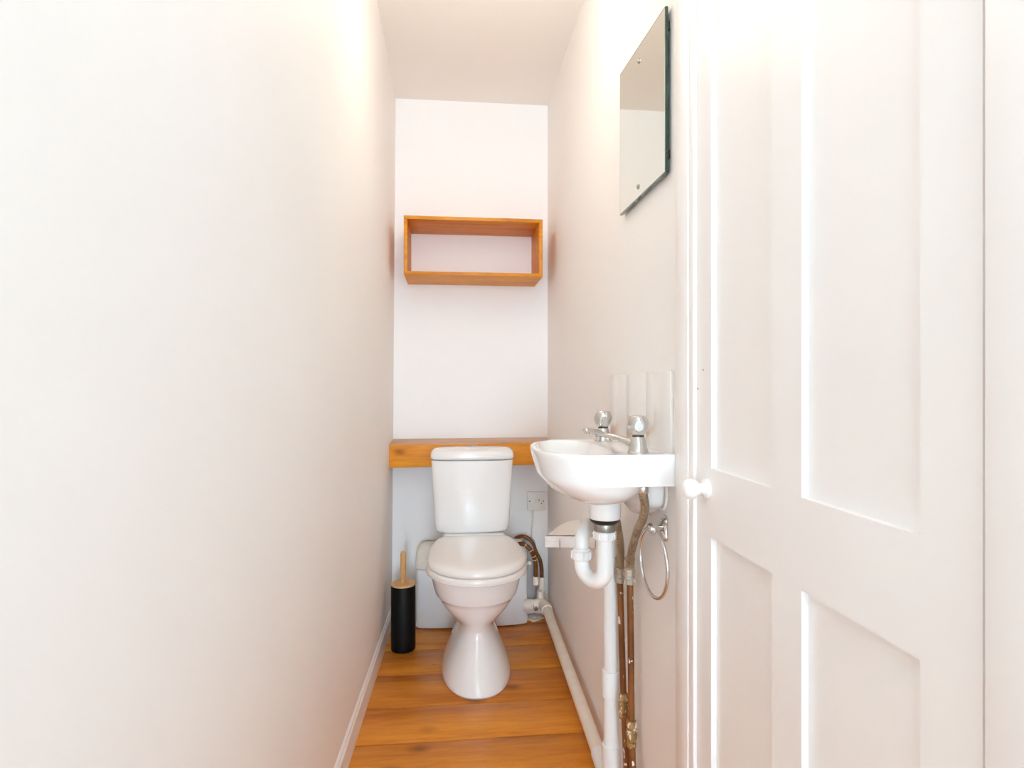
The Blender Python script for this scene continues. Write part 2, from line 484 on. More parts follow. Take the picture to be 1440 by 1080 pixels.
# ------------------------------------------------------------------ boxed-in pine ledge
t = thing('pine_ledge', 'orange pine boxed ledge running across the wall behind the cistern', 'ledge', (0.09, YB, 0.715))
bm = bmesh.new()
LY = 2.535
lz = lambda x: 0.005 * (x + 0.26) / 0.7
add_hex(bm, [(-0.262, LY + .018, .712), (.438, LY + .018, .717), (.438, LY + .018, .812), (-0.262, LY + .018, .807),
             (-0.262, LY, .712), (.438, LY, .717), (.438, LY, .812), (-0.262, LY, .807)], 0.002)
obj('front_board', bm, M['ledge'], t)
bm = bmesh.new()
add_hex(bm, [(-0.2585, YB - .001, .812), (.4395, YB - .001, .813), (.4395, YB - .001, .821), (-0.2585, YB - .001, .8205),
             (-0.2615, LY + .001, .802), (.4385, LY + .001, .807), (.4385, LY + .001, .816), (-0.2615, LY + .001, .811)], 0.0025)
tag(obj('top_board', bm, M['ledge_top'], t), 'worn paler top board')

# ------------------------------------------------------------------ toilet
CX = 0.0945
toilet = thing('toilet', 'white close-coupled toilet with closed lid at the end of the room', 'toilet', (CX, 2.25, 0))

def pring(z, yf, yb, hw, n=2.15, N=72):
    return sring(CX, (yf + yb) / 2, hw, (yb - yf) / 2, z, n, N)

bm = bmesh.new()
rows = [(0.0, 1.996, 2.48, .1275, 2.2), (0.006, 1.992, 2.48, .130, 2.2), (0.02, 2.0, 2.48, .127, 2.2), (0.05, 2.026, 2.47, .1165, 2.2), (0.085, 2.055, 2.46, .1005, 2.2),
        (0.12, 2.084, 2.45, .0845, 2.15), (0.15, 2.102, 2.44, .073, 2.1), (0.172, 2.109, 2.44, .0685, 2.1), (0.188, 2.107, 2.44, .0725, 2.1), (0.205, 2.096, 2.44, .084, 2.1),
        (0.225, 2.078, 2.44, .1045, 2.1), (0.25, 2.062, 2.44, .1255, 2.1), (0.275, 2.051, 2.44, .141, 2.1), (0.2895, 2.0465, 2.44, .1465, 2.1), (0.2935, 2.040, 2.44, .1530, 2.1),
        (0.298, 2.0375, 2.44, .1555, 2.1), (0.32, 2.033, 2.445, .162, 2.1), (0.345, 2.028, 2.45, .167, 2.1), (0.365, 2.025, 2.45, .1705, 2.1), (0.376, 2.026, 2.45, .1695, 2.1),
        (0.380, 2.033, 2.445, .163, 2.1)]
loft(bm, [pring(*r) for r in rows])
# back of the pan: the shelf that carries the cistern
loft(bm, [sring(CX, 2.45, .09, .08, .20, 4), sring(CX, 2.45, .12, .085, .30, 4), sring(CX, 2.45, .128, .088, .40, 4.5), sring(CX, 2.45, .128, .088, .447, 4.5), sring(CX, 2.45, .12, .082, .4535, 4.5)])
obj('pan', bm, M['ceramic'], toilet, 50)

# seat ring and lid; egg-shaped outline, gently falling to the front
def egg(off, z_back, z_front, N=84, yc=2.17, front=0.178, back=0.36, hw=0.1815, yb=2.402):
    pts = []
    for i in range(N):
        a = 2 * PI * i / N
        c, s = math.cos(a), math.sin(a)
        x = (hw + off) * math.copysign(abs(s) ** 0.98, s)
        if c > 0:
            y = yc - (front + off) * (c ** 0.96)
        else:
            y = yc + (back + off) * abs(c) ** 0.96
            lim = yb + off
            k = 12.0
            y = yc + ((y - yc) ** -k + (lim - yc) ** -k) ** (-1 / k) if y - yc > 1e-3 else y
        t = (y - 1.99) / (yb - 1.99)
        pts.append(Vector((CX + x, y, z_front + (z_back - z_front) * t)))
    return pts
bm = bmesh.new()
loft(bm, [egg(-0.012, .402, .3785), egg(-0.002, .402, .3785), egg(0.0025, .406, .3815), egg(0.0035, .414, .391), egg(0.002, .421, .4005), egg(-0.004, .4235, .404), egg(-0.02, .424, .405)])
obj('seat_ring', bm, M['seat'], toilet, 50)
bm = bmesh.new()
loft(bm, [egg(-0.012, .4275, .4065), egg(-0.003, .4275, .4065), egg(-0.0005, .430, .409), egg(0.0, .437, .416), egg(-0.002, .446, .4245), egg(-0.007, .452, .4315), egg(-0.016, .456, .4365),
          egg(-0.03, .458, .439), egg(-0.06, .459, .441), egg(-0.11, .4595, .442)])
obj('seat_lid', bm, M['seat'], toilet, 50)
for sx in (-0.108, 0.108):
    bm = box((CX + sx - 0.016, 2.355, 0.40), (CX + sx + 0.016, 2.402, 0.446), 0.006, 3)
    obj('seat_hinge', bm, M['seat'], toilet)

# cistern, slightly bowed front, tapering down
def cring(z, hw, yf, yb, n=5, bow=0.012, N=88):
    pts = sring(0, 0, 1, 1, 0, n, N)
    out = []
    for p in pts:
        y = (yf + yb) / 2 + p.y * (yb - yf) / 2
        if p.y < 0: y += -p.y * bow * (p.x * p.x)
        out.append(Vector((CX - 0.006 + p.x * hw, y, z)))
    return out
bm = bmesh.new()
YBK = 2.531
loft(bm, [cring(.4545, .135, 2.43, YBK), cring(.458, .145, 2.422, YBK), cring(.468, .1515, 2.416, YBK), cring(.50, .1545, 2.412, YBK), cring(.60, .161, 2.406, YBK),
          cring(.70, .1665, 2.402, YBK), cring(.745, .169, 2.400, YBK), cring(.7535, .169, 2.400, YBK), cring(.7545, .166, 2.403, YBK)])
cis = obj('cistern', bm, M['ceramic'], toilet, 50)
bm = bmesh.new()
loft(bm, [cring(.7575, .166, 2.402, YBK + .001, 4.2), cring(.7585, .170, 2.396, YBK + .001, 4.2), cring(.763, .1722, 2.393, YBK + .001, 4.2), cring(.776, .1722, 2.394, YBK + .001, 4.0), cring(.788, .1690, 2.399, YBK + .001, 3.8),
          cring(.7965, .1625, 2.408, YBK, 3.6), cring(.8015, .152, 2.420, YBK - .003, 3.5), cring(.804, .13, 2.44, YBK - .012, 3.4), cring(.805, .08, 2.46, YBK - .035, 3)])
lid = obj('cistern_lid', bm, M['ceramic'], cis, 50)
bm = bmesh.new()
lathe(bm, [(.021, .8035), (.021, .8065), (.019, .8075)], (CX - 0.004, 2.478, 0), N=32)
rim = obj('button_rim', bm, M['satin'], cis)
for sx in (-1, 1):
    bm = bmesh.new()
    pts = [Vector((CX - 0.004 + sx * (.0012 + .0165 * math.cos(a)), 2.478 + .0172 * math.sin(a), 0)) for a in [(-PI / 2 + PI * i / 14) for i in range(15)]]
    loft(bm, [[p + Vector((0, 0, z)) for p in pts] for z in (.806, .8092)])
    obj('flush_button', bm, M['nickel'], cis)

# ------------------------------------------------------------------ macerator pump behind the pan
t = thing('macerator_pump', 'white boxy waste pump standing on the floor behind the toilet pan', 'pump', (0.09, 2.62, 0))
def mring(z, grow=0.0, n=7, x0=-.154, x1=.3405, y0=2.578, y1=2.690, bow=0.012, N=88):
    out = []
    for p in sring(0, 0, 1, 1, 0, n, N):
        y = (y0 + y1) / 2 + p.y * ((y1 - y0) / 2 + grow)
        if p.y < 0: y += p.y * 0 + bow * p.x * p.x
        out.append(Vector(((x0 + x1) / 2 + p.x * ((x1 - x0) / 2 + grow), y, z)))
    return out
bm = bmesh.new()
loft(bm, [mring(.005, -.003), mring(.008, 0), mring(.25, -.002), mring(.257, -.004)])
for sx in (-.12, .30):
    add_box(bm, (sx - .02, 2.61, 0.0), (sx + .02, 2.66, .012))
obj('casing', bm, M['unit'], t, 50)
bm = bmesh.new()
loft(bm, [mring(.259, -.004), mring(.261, .0), mring(.300, .0, 6), mring(.332, -.004, 4.5), mring(.352, -.012, 3.6), mring(.366, -.026, 3.0), mring(.373, -.042, 2.6)])
obj('casing_lid', bm, M['unit_cap'], t, 50)
bm = bmesh.new()
lathe(bm, [(.030, .10), (.033, .11), (.033, .33), (.026, .36), (.012, .372)], (.352, 2.652, 0), N=30)
tag(obj('side_inlet', bm, M['unit_grey'], t), 'grey upright inlet at the end of the pump')
bm = bmesh.new()
lathe(bm, [(.007, 0), (.0085, .004), (.0085, .012), (.005, .016)], (.338, 2.565, .283), (0.5, -1, 0.2), N=20)
obj('lid_clip', bm, M['unit_cap'], t)

# ------------------------------------------------------------------ brown hoses and cream fittings in the corner
def hose(name, pts, r, mat, parent): return obj(name, tube(bmesh.new(), catmull(pts), r, 18), mat, parent)
t = thing('discharge_hose', 'glossy brown outer hose arching over beside the toilet pan', 'hose', (.40, 2.63, .18), 'brown hoses beside the toilet')
hose('hose', [(.27, 2.655, .345), (.30, 2.645, .376), (.335, 2.635, .379), (.364, 2.63, .352), (.381, 2.63, .312), (.399, 2.628, .275), (.4065, 2.626, .235), (.4065, 2.624, .195)], .0085, M['brown_hose'], t)
bm = bmesh.new()
lathe(bm, [(.0105, .158), (.0135, .160), (.0135, .196), (.0115, .199)], (.4065, 2.624, 0), N=24)
lathe(bm, [(.015, .150), (.015, .162)], (.4065, 2.624, 0), N=24)
obj('hose_socket', bm, M['cream_pvc'], t)
t = thing('vent_hose', 'banded brown inner hose arching down to a cream coupling', 'hose', (.378, 2.61, .18), 'brown hoses beside the toilet')
ip = [(.285, 2.62, .350), (.318, 2.606, .3555), (.345, 2.600, .338), (.364, 2.60, .308), (.3745, 2.602, .275), (.377, 2.604, .240), (.3765, 2.605, .205)]
h = hose('hose', ip, .0095, M['brown_hose'], t)
cp = catmull(ip)
for k in (14, 24, 32, 37):
    bm = tube(bmesh.new(), [cp[k] - (cp[k + 1] - cp[k]).normalized() * .0016, cp[k] + (cp[k + 1] - cp[k]).normalized() * .0016], .0104, 18)
    tag(obj('hose_band', bm, M['tape'], t), 'pale yellow band round the hose')
bm = bmesh.new()
lathe(bm, [(.011, .172), (.0135, .174), (.0135, .206), (.012, .209)], (.3765, 2.605, 0), N=24)
obj('hose_coupling', bm, M['cream_pvc'], t)

# cream discharge pipe along the skirting of the right wall
t = thing('drain_pipe', 'cream plastic pipe running along the floor beside the right wall', 'pipe', (.412, 2.1, 0))
pa, pb = Vector((.411, 2.535, .0985)), Vector((.405, 1.585, .0495))
bm = tube(bmesh.new(), [pa, pb], .0195, 24)
obj('pipe_run', bm, M['cream_pvc'], t)
d = (pb - pa).normalized()
bm = bmesh.new()
tube(bm, catmull([(.368, 2.585, .092), (.388, 2.580, .098), (.404, 2.562, .1), tuple(pa + d * .03)], 8), .0225, 24)
tube(bm, [pa + d * .005, pa + d * .035], .0245, 24)
obj('pipe_elbow', bm, M['cream_pvc'], t)
bm = bmesh.new()
lathe(bm, [(.024, -.03), (.026, -.02), (.026, .012), (.021, .016)], (.352, 2.592, .088), (1, -0.25, 0.05), N=26)
obj('pump_outlet', bm, M['cream_pvc'], t)
bm = bmesh.new()
lathe(bm, [(.0155, .112), (.0155, .148), (.0165, .150)], (.397, 2.595, 0), N=24)
tube(bm, [(.397, 2.595, .1), (.397, 2.595, .13)], .013, 20)
obj('branch_socket', bm, M['cream_pvc'], t)
bm = bmesh.new()
lathe(bm, [(.012, 0), (.0125, .003), (.009, .006)], (.372, 2.567, .083), (.3, -1, 0), N=18)
obj('clip_screw', bm, M['satin'], t)

# plaster crumbled away where the floor meets the wall
bm = bmesh.new()
bmesh.ops.create_icosphere(bm, subdivisions=4, radius=1)
for v in bm.verts:
    k = 1 + 0.35 * noise.noise(v.co * 2.3 + Vector((3, 1, 2))) + .12 * noise.noise(v.co * 7)
    v.co = Vector((.376 + v.co.x * .040 * k, 2.655 + v.co.y * .035 * k, max(0.0005, .006 + v.co.z * .010 * k)))
tag(obj('plaster_lump', bm, M['plaster'], None, 60), 'crumbled pale plaster lump on the floor under the cream pipe elbow', 'rubble')

# ------------------------------------------------------------------ spur outlet plate and its cable
t = thing('wall_socket', 'small square ivory electrical plate low on the back wall', 'socket', (.391, YB, .486))
obj('plate', box((.349, 2.688, .486), (.4345, YB - .0005, .5715), .003, 3), M['plate'], t)
obj('fuse_holder', box((.386, 2.6855, .520), (.4125, 2.692, .5455), .0015), M['plate'], t)
for x in (.3595, .424):
    bm = bmesh.new(); lathe(bm, [(.003, 0), (.003, .001)], (x, 2.688, .5285), (0, -1, 0), 14)
    obj('screw', bm, M['dark'], t)
for x, z in ((.4035, .534), (.4155, .5175)):
    bm = bmesh.new(); lathe(bm, [(.0028, 0), (.0028, .001)], (x, 2.6858 if x < .41 else 2.688, z), (0, -1, 0), 14)
    obj('fuse_hole_dot', bm, M['dark'], t)  # dark discs painted as the shade inside the fuse-carrier holes
bm = tube(bmesh.new(), catmull([(.376, 2.692, .487), (.3755, 2.693, .44), (.372, 2.693, .39), (.369, 2.693, .34), (.368, 2.694, .27), (.367, 2.694, .12)]), .0045, 12)
tag(obj('flex_cable', bm, M['plate'], None), 'thin white cable dropping from the ivory plate to behind the hoses', 'cable')

# ------------------------------------------------------------------ toilet brush
bx, by = -.191, 2.413
t = thing('toilet_brush', 'toilet brush in a tall black cylinder with bamboo lid and stick handle', 'toilet brush', (bx, by, 0))
bm = bmesh.new(); lathe(bm, [(.046, 0), (.0485, .0025), (.0488, .006), (.0488, .256), (.0480, .258)], (bx, by, 0), N=64)
obj('holder', bm, M['black'], t)
bm = bmesh.new(); lathe(bm, [(.0480, .2582), (.0492, .259), (.0492, .2655), (.048, .267)], (bx, by, 0), N=64)
obj('lid', bm, M['bamboo'], t)
bm = bmesh.new(); lathe(bm, [(.0112, .267), (.0112, .382), (.0105, .387), (.008, .3905), (.003, .392)], (bx, by, 0), N=28)
obj('handle', bm, M['bamboo_z'], t)

# ------------------------------------------------------------------ mirror
t = thing('mirror', 'frameless rectangular mirror with green glass edge, high on the right wall', 'mirror', (XR, 1.30, 1.49))
yn, yf_ = 1.145, 1.464
mc = [(yn, 1.490), (yf_, 1.494), (yf_, 1.852), (yn, 1.823)]
bm = bmesh.new()
lower = []
for i in range(15):                                   # chipped lower edge
    k = i / 14
    jag = 0 if i in (0, 14) else random.uniform(-.0022, .0012)
    lower.append((yn + (yf_ - yn) * k, mc[0][1] + (mc[1][1] - mc[0][1]) * k + jag))
outline = lower + [mc[2], mc[3]]
loft(bm, [[Vector((x, y, z)) for y, z in outline] for x in (.4335, .4275)])
obj('glass_body', bm, M['glass_edge'], t, 0)
bm = bmesh.new()
ins = []
cyy, czz = 1.3045, 1.665
for y, z in mc:
    ins.append((y + math.copysign(.0022, cyy - y), z + math.copysign(.0022, czz - z)))
loft(bm, [[Vector((x, y, z)) for y, z in ins] for x in (.4276, .4272)])
obj('silvered_face', bm, M['mirror'], t, 0)
for y, z in ((1.311, 1.803), (1.316, 1.518)):
    bm = bmesh.new(); lathe(bm, [(.0062, 0), (.0062, .001), (.0045, .0028), (.002, .0034)], (.4273, y, z), (-1, 0, 0), 22)
    obj('screw', bm, M['nickel'], t)
for y, z in ((1.16, 1.53), (1.45, 1.53), (1.16, 1.79), (1.45, 1.80)):
    obj('spacer', box((.4335, y - .008, z - .008), (.4398, y + .008, z + .008)), M['dark'], t)

# ------------------------------------------------------------------ tiled splashback
bm = bmesh.new()
add_box(bm, (.4355, 1.132, .925), (.442, 1.573, 1.0895), 0, 1, 1)
for a, b in ((1.1305, 1.279), (1.2815, 1.4235), (1.426, 1.574)):
    add_box(bm, (.4325, a, .925), (.441, b, 1.091), 0.0018, 2, 0)
tag(obj('tile_splashback', bm, [M['tile'], M['grout']]), 'row of plain white glazed tiles on the wall above the basin', 'splashback')

# ------------------------------------------------------------------ wash basin
basin = thing('wash_basin', 'small white wall-hung china basin on the right wall by the door', 'basin', (XR, 1.28, .76))
BYC = 1.283
def dense(rows, sub=4):
    out = []
    ext = [rows[0]] + list(rows) + [rows[-1]]
    for i in range(1, len(ext) - 2):
        p = ext[i - 1:i + 3]
        for k in range(sub):
            t = k / sub
            out.append(tuple(0.5 * (2 * b + (c - a) * t + (2 * a - 5 * b + 4 * c - d) * t * t + (3 * b - a - 3 * c + d) * t ** 3) for a, b, c, d in zip(*p)))
    return out + [rows[-1]]
XB = .4395
def bring(z, xb, xf, hw, straight=0.5, n=2.5, N=96, yc=BYC):
    """D-shaped outline: flat back at x = xb, straight sides, rounded front reaching x = xf"""
    L = (xb - xf)
    xs = xb - L * straight
    a = xs - xf
    half = []
    m = N // 2
    nfront = int(m * .72)
    for i in range(m - nfront): half.append((xb - (xb - xs) * i / (m - nfront), hw))
    for i in range(nfront):
        th = (PI / 2) * i / (nfront - .5)
        half.append((xs - a * math.sin(th) ** (2 / n), hw * max(0, math.cos(th)) ** (2 / n)))
    pts = [Vector((x, yc + w, z)) for x, w in half] + [Vector((x, yc - w, z)) for x, w in reversed(half)]
    return pts
bm = bmesh.new()
XB = .4395
rings = [
    *[bring(z, XB, f, w) for z, f, w in dense([(.8655, .1934, .1698), (.875, .1898, .1712), (.888, .1858, .1727), (.905, .1808, .1745), (.918, .1780, .1752), (.9245, .1778, .1748)])], bring(.9275, XB - .001, .1805, .1725), bring(.928, XB - .002, .185, .169),
    ]
def bowl_ring(z, cx, hx, hw, n):   # hollow of the bowl; the deck with the taps stays flat at the back
    out = []
    for p in bring(.928, XB - .002, .185, .169):
        t = math.atan2((p.y - BYC) / .169, (p.x - .29) / .12)
        c, q = math.cos(t), math.sin(t)
        out.append(Vector((cx + hx * math.copysign(abs(c) ** (2 / n), c), BYC + hw * math.copysign(abs(q) ** (2 / n), q), z)))
    return out
rings += [bowl_ring(.9268, .270, .0795, .157, 2.6), bowl_ring(.9225, .2695, .0745, .152, 2.5), bowl_ring(.905, .271, .066, .143, 2.4), bowl_ring(.875, .277, .053, .124, 2.3), bowl_ring(.852, .287, .038, .095, 2.2), bowl_ring(.840, .297, .022, .058, 2), bowl_ring(.836, .305, .008, .015, 2)]
loft(bm, rings)
def body(z, xf, hw, xk, n, xs=.310, N=96):
    pts = []
    for i in range(N):
        a = 2 * PI * i / N
        c, q = math.cos(a), math.sin(a)
        e = n if c < 0 else 2.0
        L = (xs - xf) if c < 0 else (xk - xs)
        pts.append(Vector((xs + L * math.copysign(abs(c) ** (2 / e), c), BYC + hw * math.copysign(abs(q) ** (2 / e), q), z)))
    return pts
loft(bm, [body(*r) for r in dense([(0.8091, .303, .03, .34, 2), (0.8099, .293, .055, .355, 2), (0.8140, .274, .088, .375, 2.1), (0.8221, .2505, .119, .39, 2.2), (0.8329, .2285, .1415, .405, 2.3),
          (0.8455, .2115, .157, .415, 2.4), (0.8581, .1995, .1655, .42, 2.5), (.868, .1922, .1696, .424, 2.5), (.878, .1888, .1712, .424, 2.5), (.888, .1862, .1722, .424, 2.5)])])
obj('bowl', bm, M['ceramic'], basin, 55)
bm = bmesh.new()
lathe(bm, [(.034, .768), (.0355, .772), (.036, .80), (.037, .815)], (.340, BYC, 0), N=40)
# fixing block under the deck that hugs the wall
def hring(x, s):  # outline in the y-z plane with a rounded near end
    o = [(1.42 - s, .866), (1.42 - s, .812), (1.36, .784 + s), (1.30, .7735 + s), (1.27, .7755 + s), (1.235, .791 + s), (1.205, .8035 + s), (1.190, .810 + s), (1.181 + s, .820 + s * .5), (1.177 + s, .834), (1.176 + s, .866)]
    return [Vector((x, y, z)) for y, z in o]
loft(bm, [hring(.4395, 0), hring(.420, .001), hring(.404, .005), hring(.399, .011)])
obj('outlet_boss', bm, M['ceramic'], basin, 45)
bm = tube(bmesh.new(), catmull([(.436, 1.160, .868), (.4365, 1.160, .842), (.4365, 1.165, .822), (.4365, 1.176, .809), (.4365, 1.192, .805)]), .003, 12)
obj('bracket', bm, M['pvc'], basin)

bm = bmesh.new()
lathe(bm, [(.019, .8355), (.0205, .839), (.019, .8405), (.0145, .8395), (.010, .8385)], (.303, BYC, 0), N=36)
tag(obj('drain', bm, M['chrome'], basin), 'chrome drain ring in the bowl')

# basin taps
def make_tap(name, label, cx, cy, ang, z0):
    t = thing(name, label, 'tap', (cx, cy, z0), 'pair of chrome basin taps')
    bm = bmesh.new()
    lathe(bm, [(.0215, .0), (.0218, .0022), (.0200, .004), (.0185, .012), (.0162, .022), (.0140, .030), (.0128, .0325)], (cx, cy, z0), N=40)
    obj('base', bm, M['chrome'], t)
    dx, dy = math.cos(ang), math.sin(ang)
    side = Vector((-dy, dx, 0))
    rings = []
    for s, zc, w, h in ((.004, .0150, .0135, .0105), (.014, .0180, .0125, .0095), (.028, .0235, .0105, .0070), (.042, .0275, .0095, .0058), (.058, .0305, .0090, .0056), (.070, .0318, .0086, .0056), (.0755, .0318, .0075, .0048), (.0775, .0318, .005, .003)):
        c = Vector((cx + dx * s, cy + dy * s, z0 + zc))
        rings.append([c + side * (w * math.copysign(abs(math.cos(a)) ** .7, math.cos(a))) + Vector((0, 0, h * math.copysign(abs(math.sin(a)) ** .7, math.sin(a)))) for a in [2 * PI * i / 28 for i in range(28)]])
    b2 = loft(bmesh.new(), rings)
    tipc = Vector((cx + dx * .068, cy + dy * .068, z0 + .028))
    lathe(b2, [(.0062, -.007), (.0066, -.006), (.0066, .0)], tipc, N=20)
    obj('spout', b2, M['chrome'], t)
    bm = bmesh.new(); lathe(bm, [(.0118, .0325), (.0118, .0365)], (cx, cy, z0), N=30)
    tag(obj('seal', bm, M['rubber'], t), 'black ring under the handle')
    # round handle with scooped flats
    prof = [(.0128, .0365), (.0142, .038), (.0175, .043), (.0203, .049), (.0217, .056), (.0212, .063), (.0194, .069), (.0176, .0725), (.0155, .0745), (.008, .0755)]
    fine = []
    for (r0, h0), (r1, h1) in zip(prof[:-1], prof[1:]):
        for k in range(3): fine.append((r0 + (r1 - r0) * k / 3, h0 + (h1 - h0) * k / 3))
    fine.append(prof[-1])
    bm = bmesh.new(); lathe(bm, fine, (0, 0, 0), N=96)
    for v in bm.verts:
        for k in range(6):
            a = k * PI / 3 + R(20)
            n = Vector((math.cos(a), math.sin(a), -0.16)).normalized()
            c = Vector((0, 0, .056)); dd = n.dot(v.co - c)
            if dd > .0193: v.co -= n * (dd - .0193)
        v.co += Vector((cx, cy, z0))
    obj('handle', bm, M['chrome'], t, 25)
    return t
make_tap('basin_tap', 'chrome pillar tap at the near end of the basin, beside the door trim', .373, 1.150, R(138), .9275)
make_tap('basin_tap', 'chrome pillar tap at the far end of the basin, farther from the door', .370, 1.412, R(222), .9255)

# ------------------------------------------------------------------ waste trap under the basin
t = thing('waste_trap', 'white plastic U-bend trap hanging beneath the basin', 'trap', (.33, 1.30, .60))
bm = bmesh.new(); lathe(bm, [(.026, .757), (.0325, .7625), (.0335, .7665), (.0325, .768)], (.340, BYC, 0), N=40)
tag(obj('washer', bm, M['rubber'], t), 'black rubber washer')
bm = bmesh.new(); lathe(bm, [(.0235, .740), (.0245, .742), (.0245, .757), (.0235, .759)], (.340, BYC, 0), N=40)
tag(obj('waste_flange', bm, M['nickel'], t), 'dull grey metal collar')
def ribbed(bm, r, z0, z1, c, N=72):
    ang = [2 * PI * i / N for i in range(N)]
    def rr(a, k): return r + (k * .0022 if math.cos(a * 8) > .8 else 0)
    rings = []
    for z, k, sh in ((z0, 0, -.0025), (z0 + .002, 0, 0), (z0 + .003, 1, 0), (z1 - .003, 1, 0), (z1 - .002, 0, 0), (z1, 0, -.003)):
        rings.append([Vector((c[0] + (rr(a, k) + sh) * math.cos(a), c[1] + (rr(a, k) + sh) * math.sin(a), z)) for a in ang])
    return loft(bm, rings)
bm = ribbed(bmesh.new(), .0242, .7205, .7405, (.340, BYC))
obj('top_nut', bm, M['pvc'], t, 30)
A = Vector((.340, BYC, 0)); B = Vector((.3015, 1.345, 0)); V = Vector((.407, 1.476, 0))
mid = (A + B) / 2; hv = (A - B) / 2; rad_ = hv.length
path = [A + Vector((0, 0, .722)), A + Vector((0, 0, .68))] + [p for p in arc(mid + Vector((0, 0, .6545)), hv, Vector((0, 0, -.0345)), 0, PI, 20)] + [B + Vector((0, 0, .664))]
bm = tube(bmesh.new(), path, .0178, 28)
obj('u_bend', bm, M['pvc'], t, 60)
bm = ribbed(bmesh.new(), .0228, .660, .682, (B.x, B.y))
obj('union_nut', bm, M['pvc'], t, 30)
bm = bmesh.new(); lathe(bm, [(.0205, .682), (.0205, .6865)], (B.x, B.y, 0), N=36)
obj('union_collar', bm, M['pvc'], t)
m2 = (B + V) / 2; h2 = (B - V) / 2
path = [B + Vector((0, 0, .678)), B + Vector((0, 0, .696))]
path += catmull([B + Vector((0, 0, .697)), B + Vector((.004, .006, .715)), B + Vector((.022, .028, .728)), m2 + Vector((0, 0, .7285)), V + Vector((-.018, -.022, .723)), V + Vector((-.002, -.003, .705)), V + Vector((0, 0, .69))], 8)[1:]
path += [V + Vector((0, 0, .676))]
bm = tube(bmesh.new(), path, .0165, 28)
obj('outlet_bend', bm, M['pvc'], t, 60)

t = thing('waste_pipe', 'white plastic waste pipe rising up the right wall to the basin trap', 'pipe', (.407, 1.47, .03))
bm = tube(bmesh.new(), [V + Vector((0, 0, .6755)), V + Vector((.0, -.003, .24))], .0192, 28)
obj('upper_pipe', bm, M['pvc'], t)
bm = tube(bmesh.new(), [V + Vector((.0, -.003, .25)), V + Vector((.0, -.006, .10))], .0198, 28)
obj('lower_pipe', bm, M['pvc'], t)
bm = bmesh.new(); lathe(bm, [(.0205, .268), (.0235, .270), (.0235, .333), (.0225, .336), (.0205, .337)], (V.x, V.y - .003, 0), N=36)
obj('pipe_coupling', bm, M['pvc'], t)
bm = bmesh.new()
tube(bm, catmull([(V.x, V.y - .006, .126), (V.x, V.y - .006, .092), (V.x - .001, V.y + .004, .062), (V.x - .002, V.y + .03, .046), (V.x - .002, V.y + .075, .047), (V.x - .002, V.y + .115, .0495)]), .0225, 28)
tube(bm, [(V.x, V.y - .006, .118), (V.x, V.y - .006, .148)], .0240, 28)
obj('pipe_elbow', bm, M['pvc'], t, 60)

# ------------------------------------------------------------------ supplies: copper pipes and braided tails
def copper_pipe(label, pts, fit_z, fit_r, top_z, grp='copper supply pipes'):
    top = Vector(pts[0])
    t = thing('copper_pipe', label, 'pipe', pts[-1], grp)
    obj('pipe', tube(bmesh.new(), pts, .0077, 20), M['copper'], t)
    # point on the pipe at the fitting height
    c = None
    for p, q in zip(pts[:-1], pts[1:]):
        if q[2] <= fit_z <= p[2]:
            k = (fit_z - p[2]) / (q[2] - p[2]); c = Vector(p).lerp(Vector(q), k)
    bm = bmesh.new()
    lathe(bm, [(.0092, .030), (.0115, .028), (.0125, .017), (.0100, .0145), (.0098, .010), (.0128, .008), (.0138, -.002), (.0128, -.012), (.0100, -.014), (.0098, -.020), (.0115, -.022), (.0112, -.031), (.0088, -.033)][::-1], c, N=8 * 3)
    obj('joint', bm, M['brass'], t, 30)
    return t
fc = [(.42, 1.437, .572), (.42, 1.425, .45), (.42, 1.407, .292), (.42, 1.399, .25), (.42, 1.383, .15), (.42, 1.366, .0)]
nc = [(.42, 1.355, .598), (.42, 1.349, .465), (.42, 1.3445, .30), (.42, 1.3435, .25), (.42, 1.333, .17), (.42, 1.330, .0)]
copper_pipe('aged copper pipe on the right wall, the one nearer the white waste pipe', fc, .281, .012, .57)
copper_pipe('paint-splashed aged copper pipe on the right wall, the one nearer the towel ring', nc, .250, .012, .59)

def braided(label, pts, vz):
    t = thing('flexible_hose', label, 'hose', pts[-1], 'braided tap hoses')
    obj('hose', tube(bmesh.new(), catmull(pts), .0088, 20), M['braid'], t)
    p0, pe = Vector(pts[0]), Vector(pts[-1])
    bm = bmesh.new(); lathe(bm, [(.0100, -.016), (.0116, -.014), (.0116, .001), (.0095, .0035)], p0, N=6 * 4)
    obj('tap_nut', bm, M['satin'], t)
    bm = bmesh.new(); lathe(bm, [(.0102, .020), (.0108, .022), (.0108, .040), (.0120, .042), (.0120, .046), (.0095, .048)], pe, N=24)
    obj('ferrule', bm, M['braid'], t)
    bm = bmesh.new()
    lathe(bm, [(.0105, -.016), (.0135, -.0145), (.0140, -.004), (.0118, -.002), (.0112, .003), (.0132, .006), (.0132, .019), (.0108, .021)], pe, N=8)
    obj('valve_nut', bm, M['valve'], t, 20)
    return t
braided('bent braided steel hose from the near tap, beside the towel ring', [(.3825, 1.150, .862), (.383, 1.150, .848), (.3905, 1.160, .818), (.398, 1.195, .785), (.402, 1.24, .751), (.4085, 1.305, .688), (.418, 1.348, .645), (.42, 1.3555, .61)], .6)
braided('braided steel hose from the far tap, half hidden behind the white trap', [(.374, 1.412, .862), (.380, 1.408, .82), (.392, 1.402, .775), (.4035, 1.405, .728), (.415, 1.418, .675), (.42, 1.430, .63), (.42, 1.4365, .587)], .58)

# ------------------------------------------------------------------ towel ring
t = thing('towel_ring', 'chrome towel ring hanging on the wall below the basin', 'towel ring', (XR, 1.19, .77))
bm = bmesh.new()
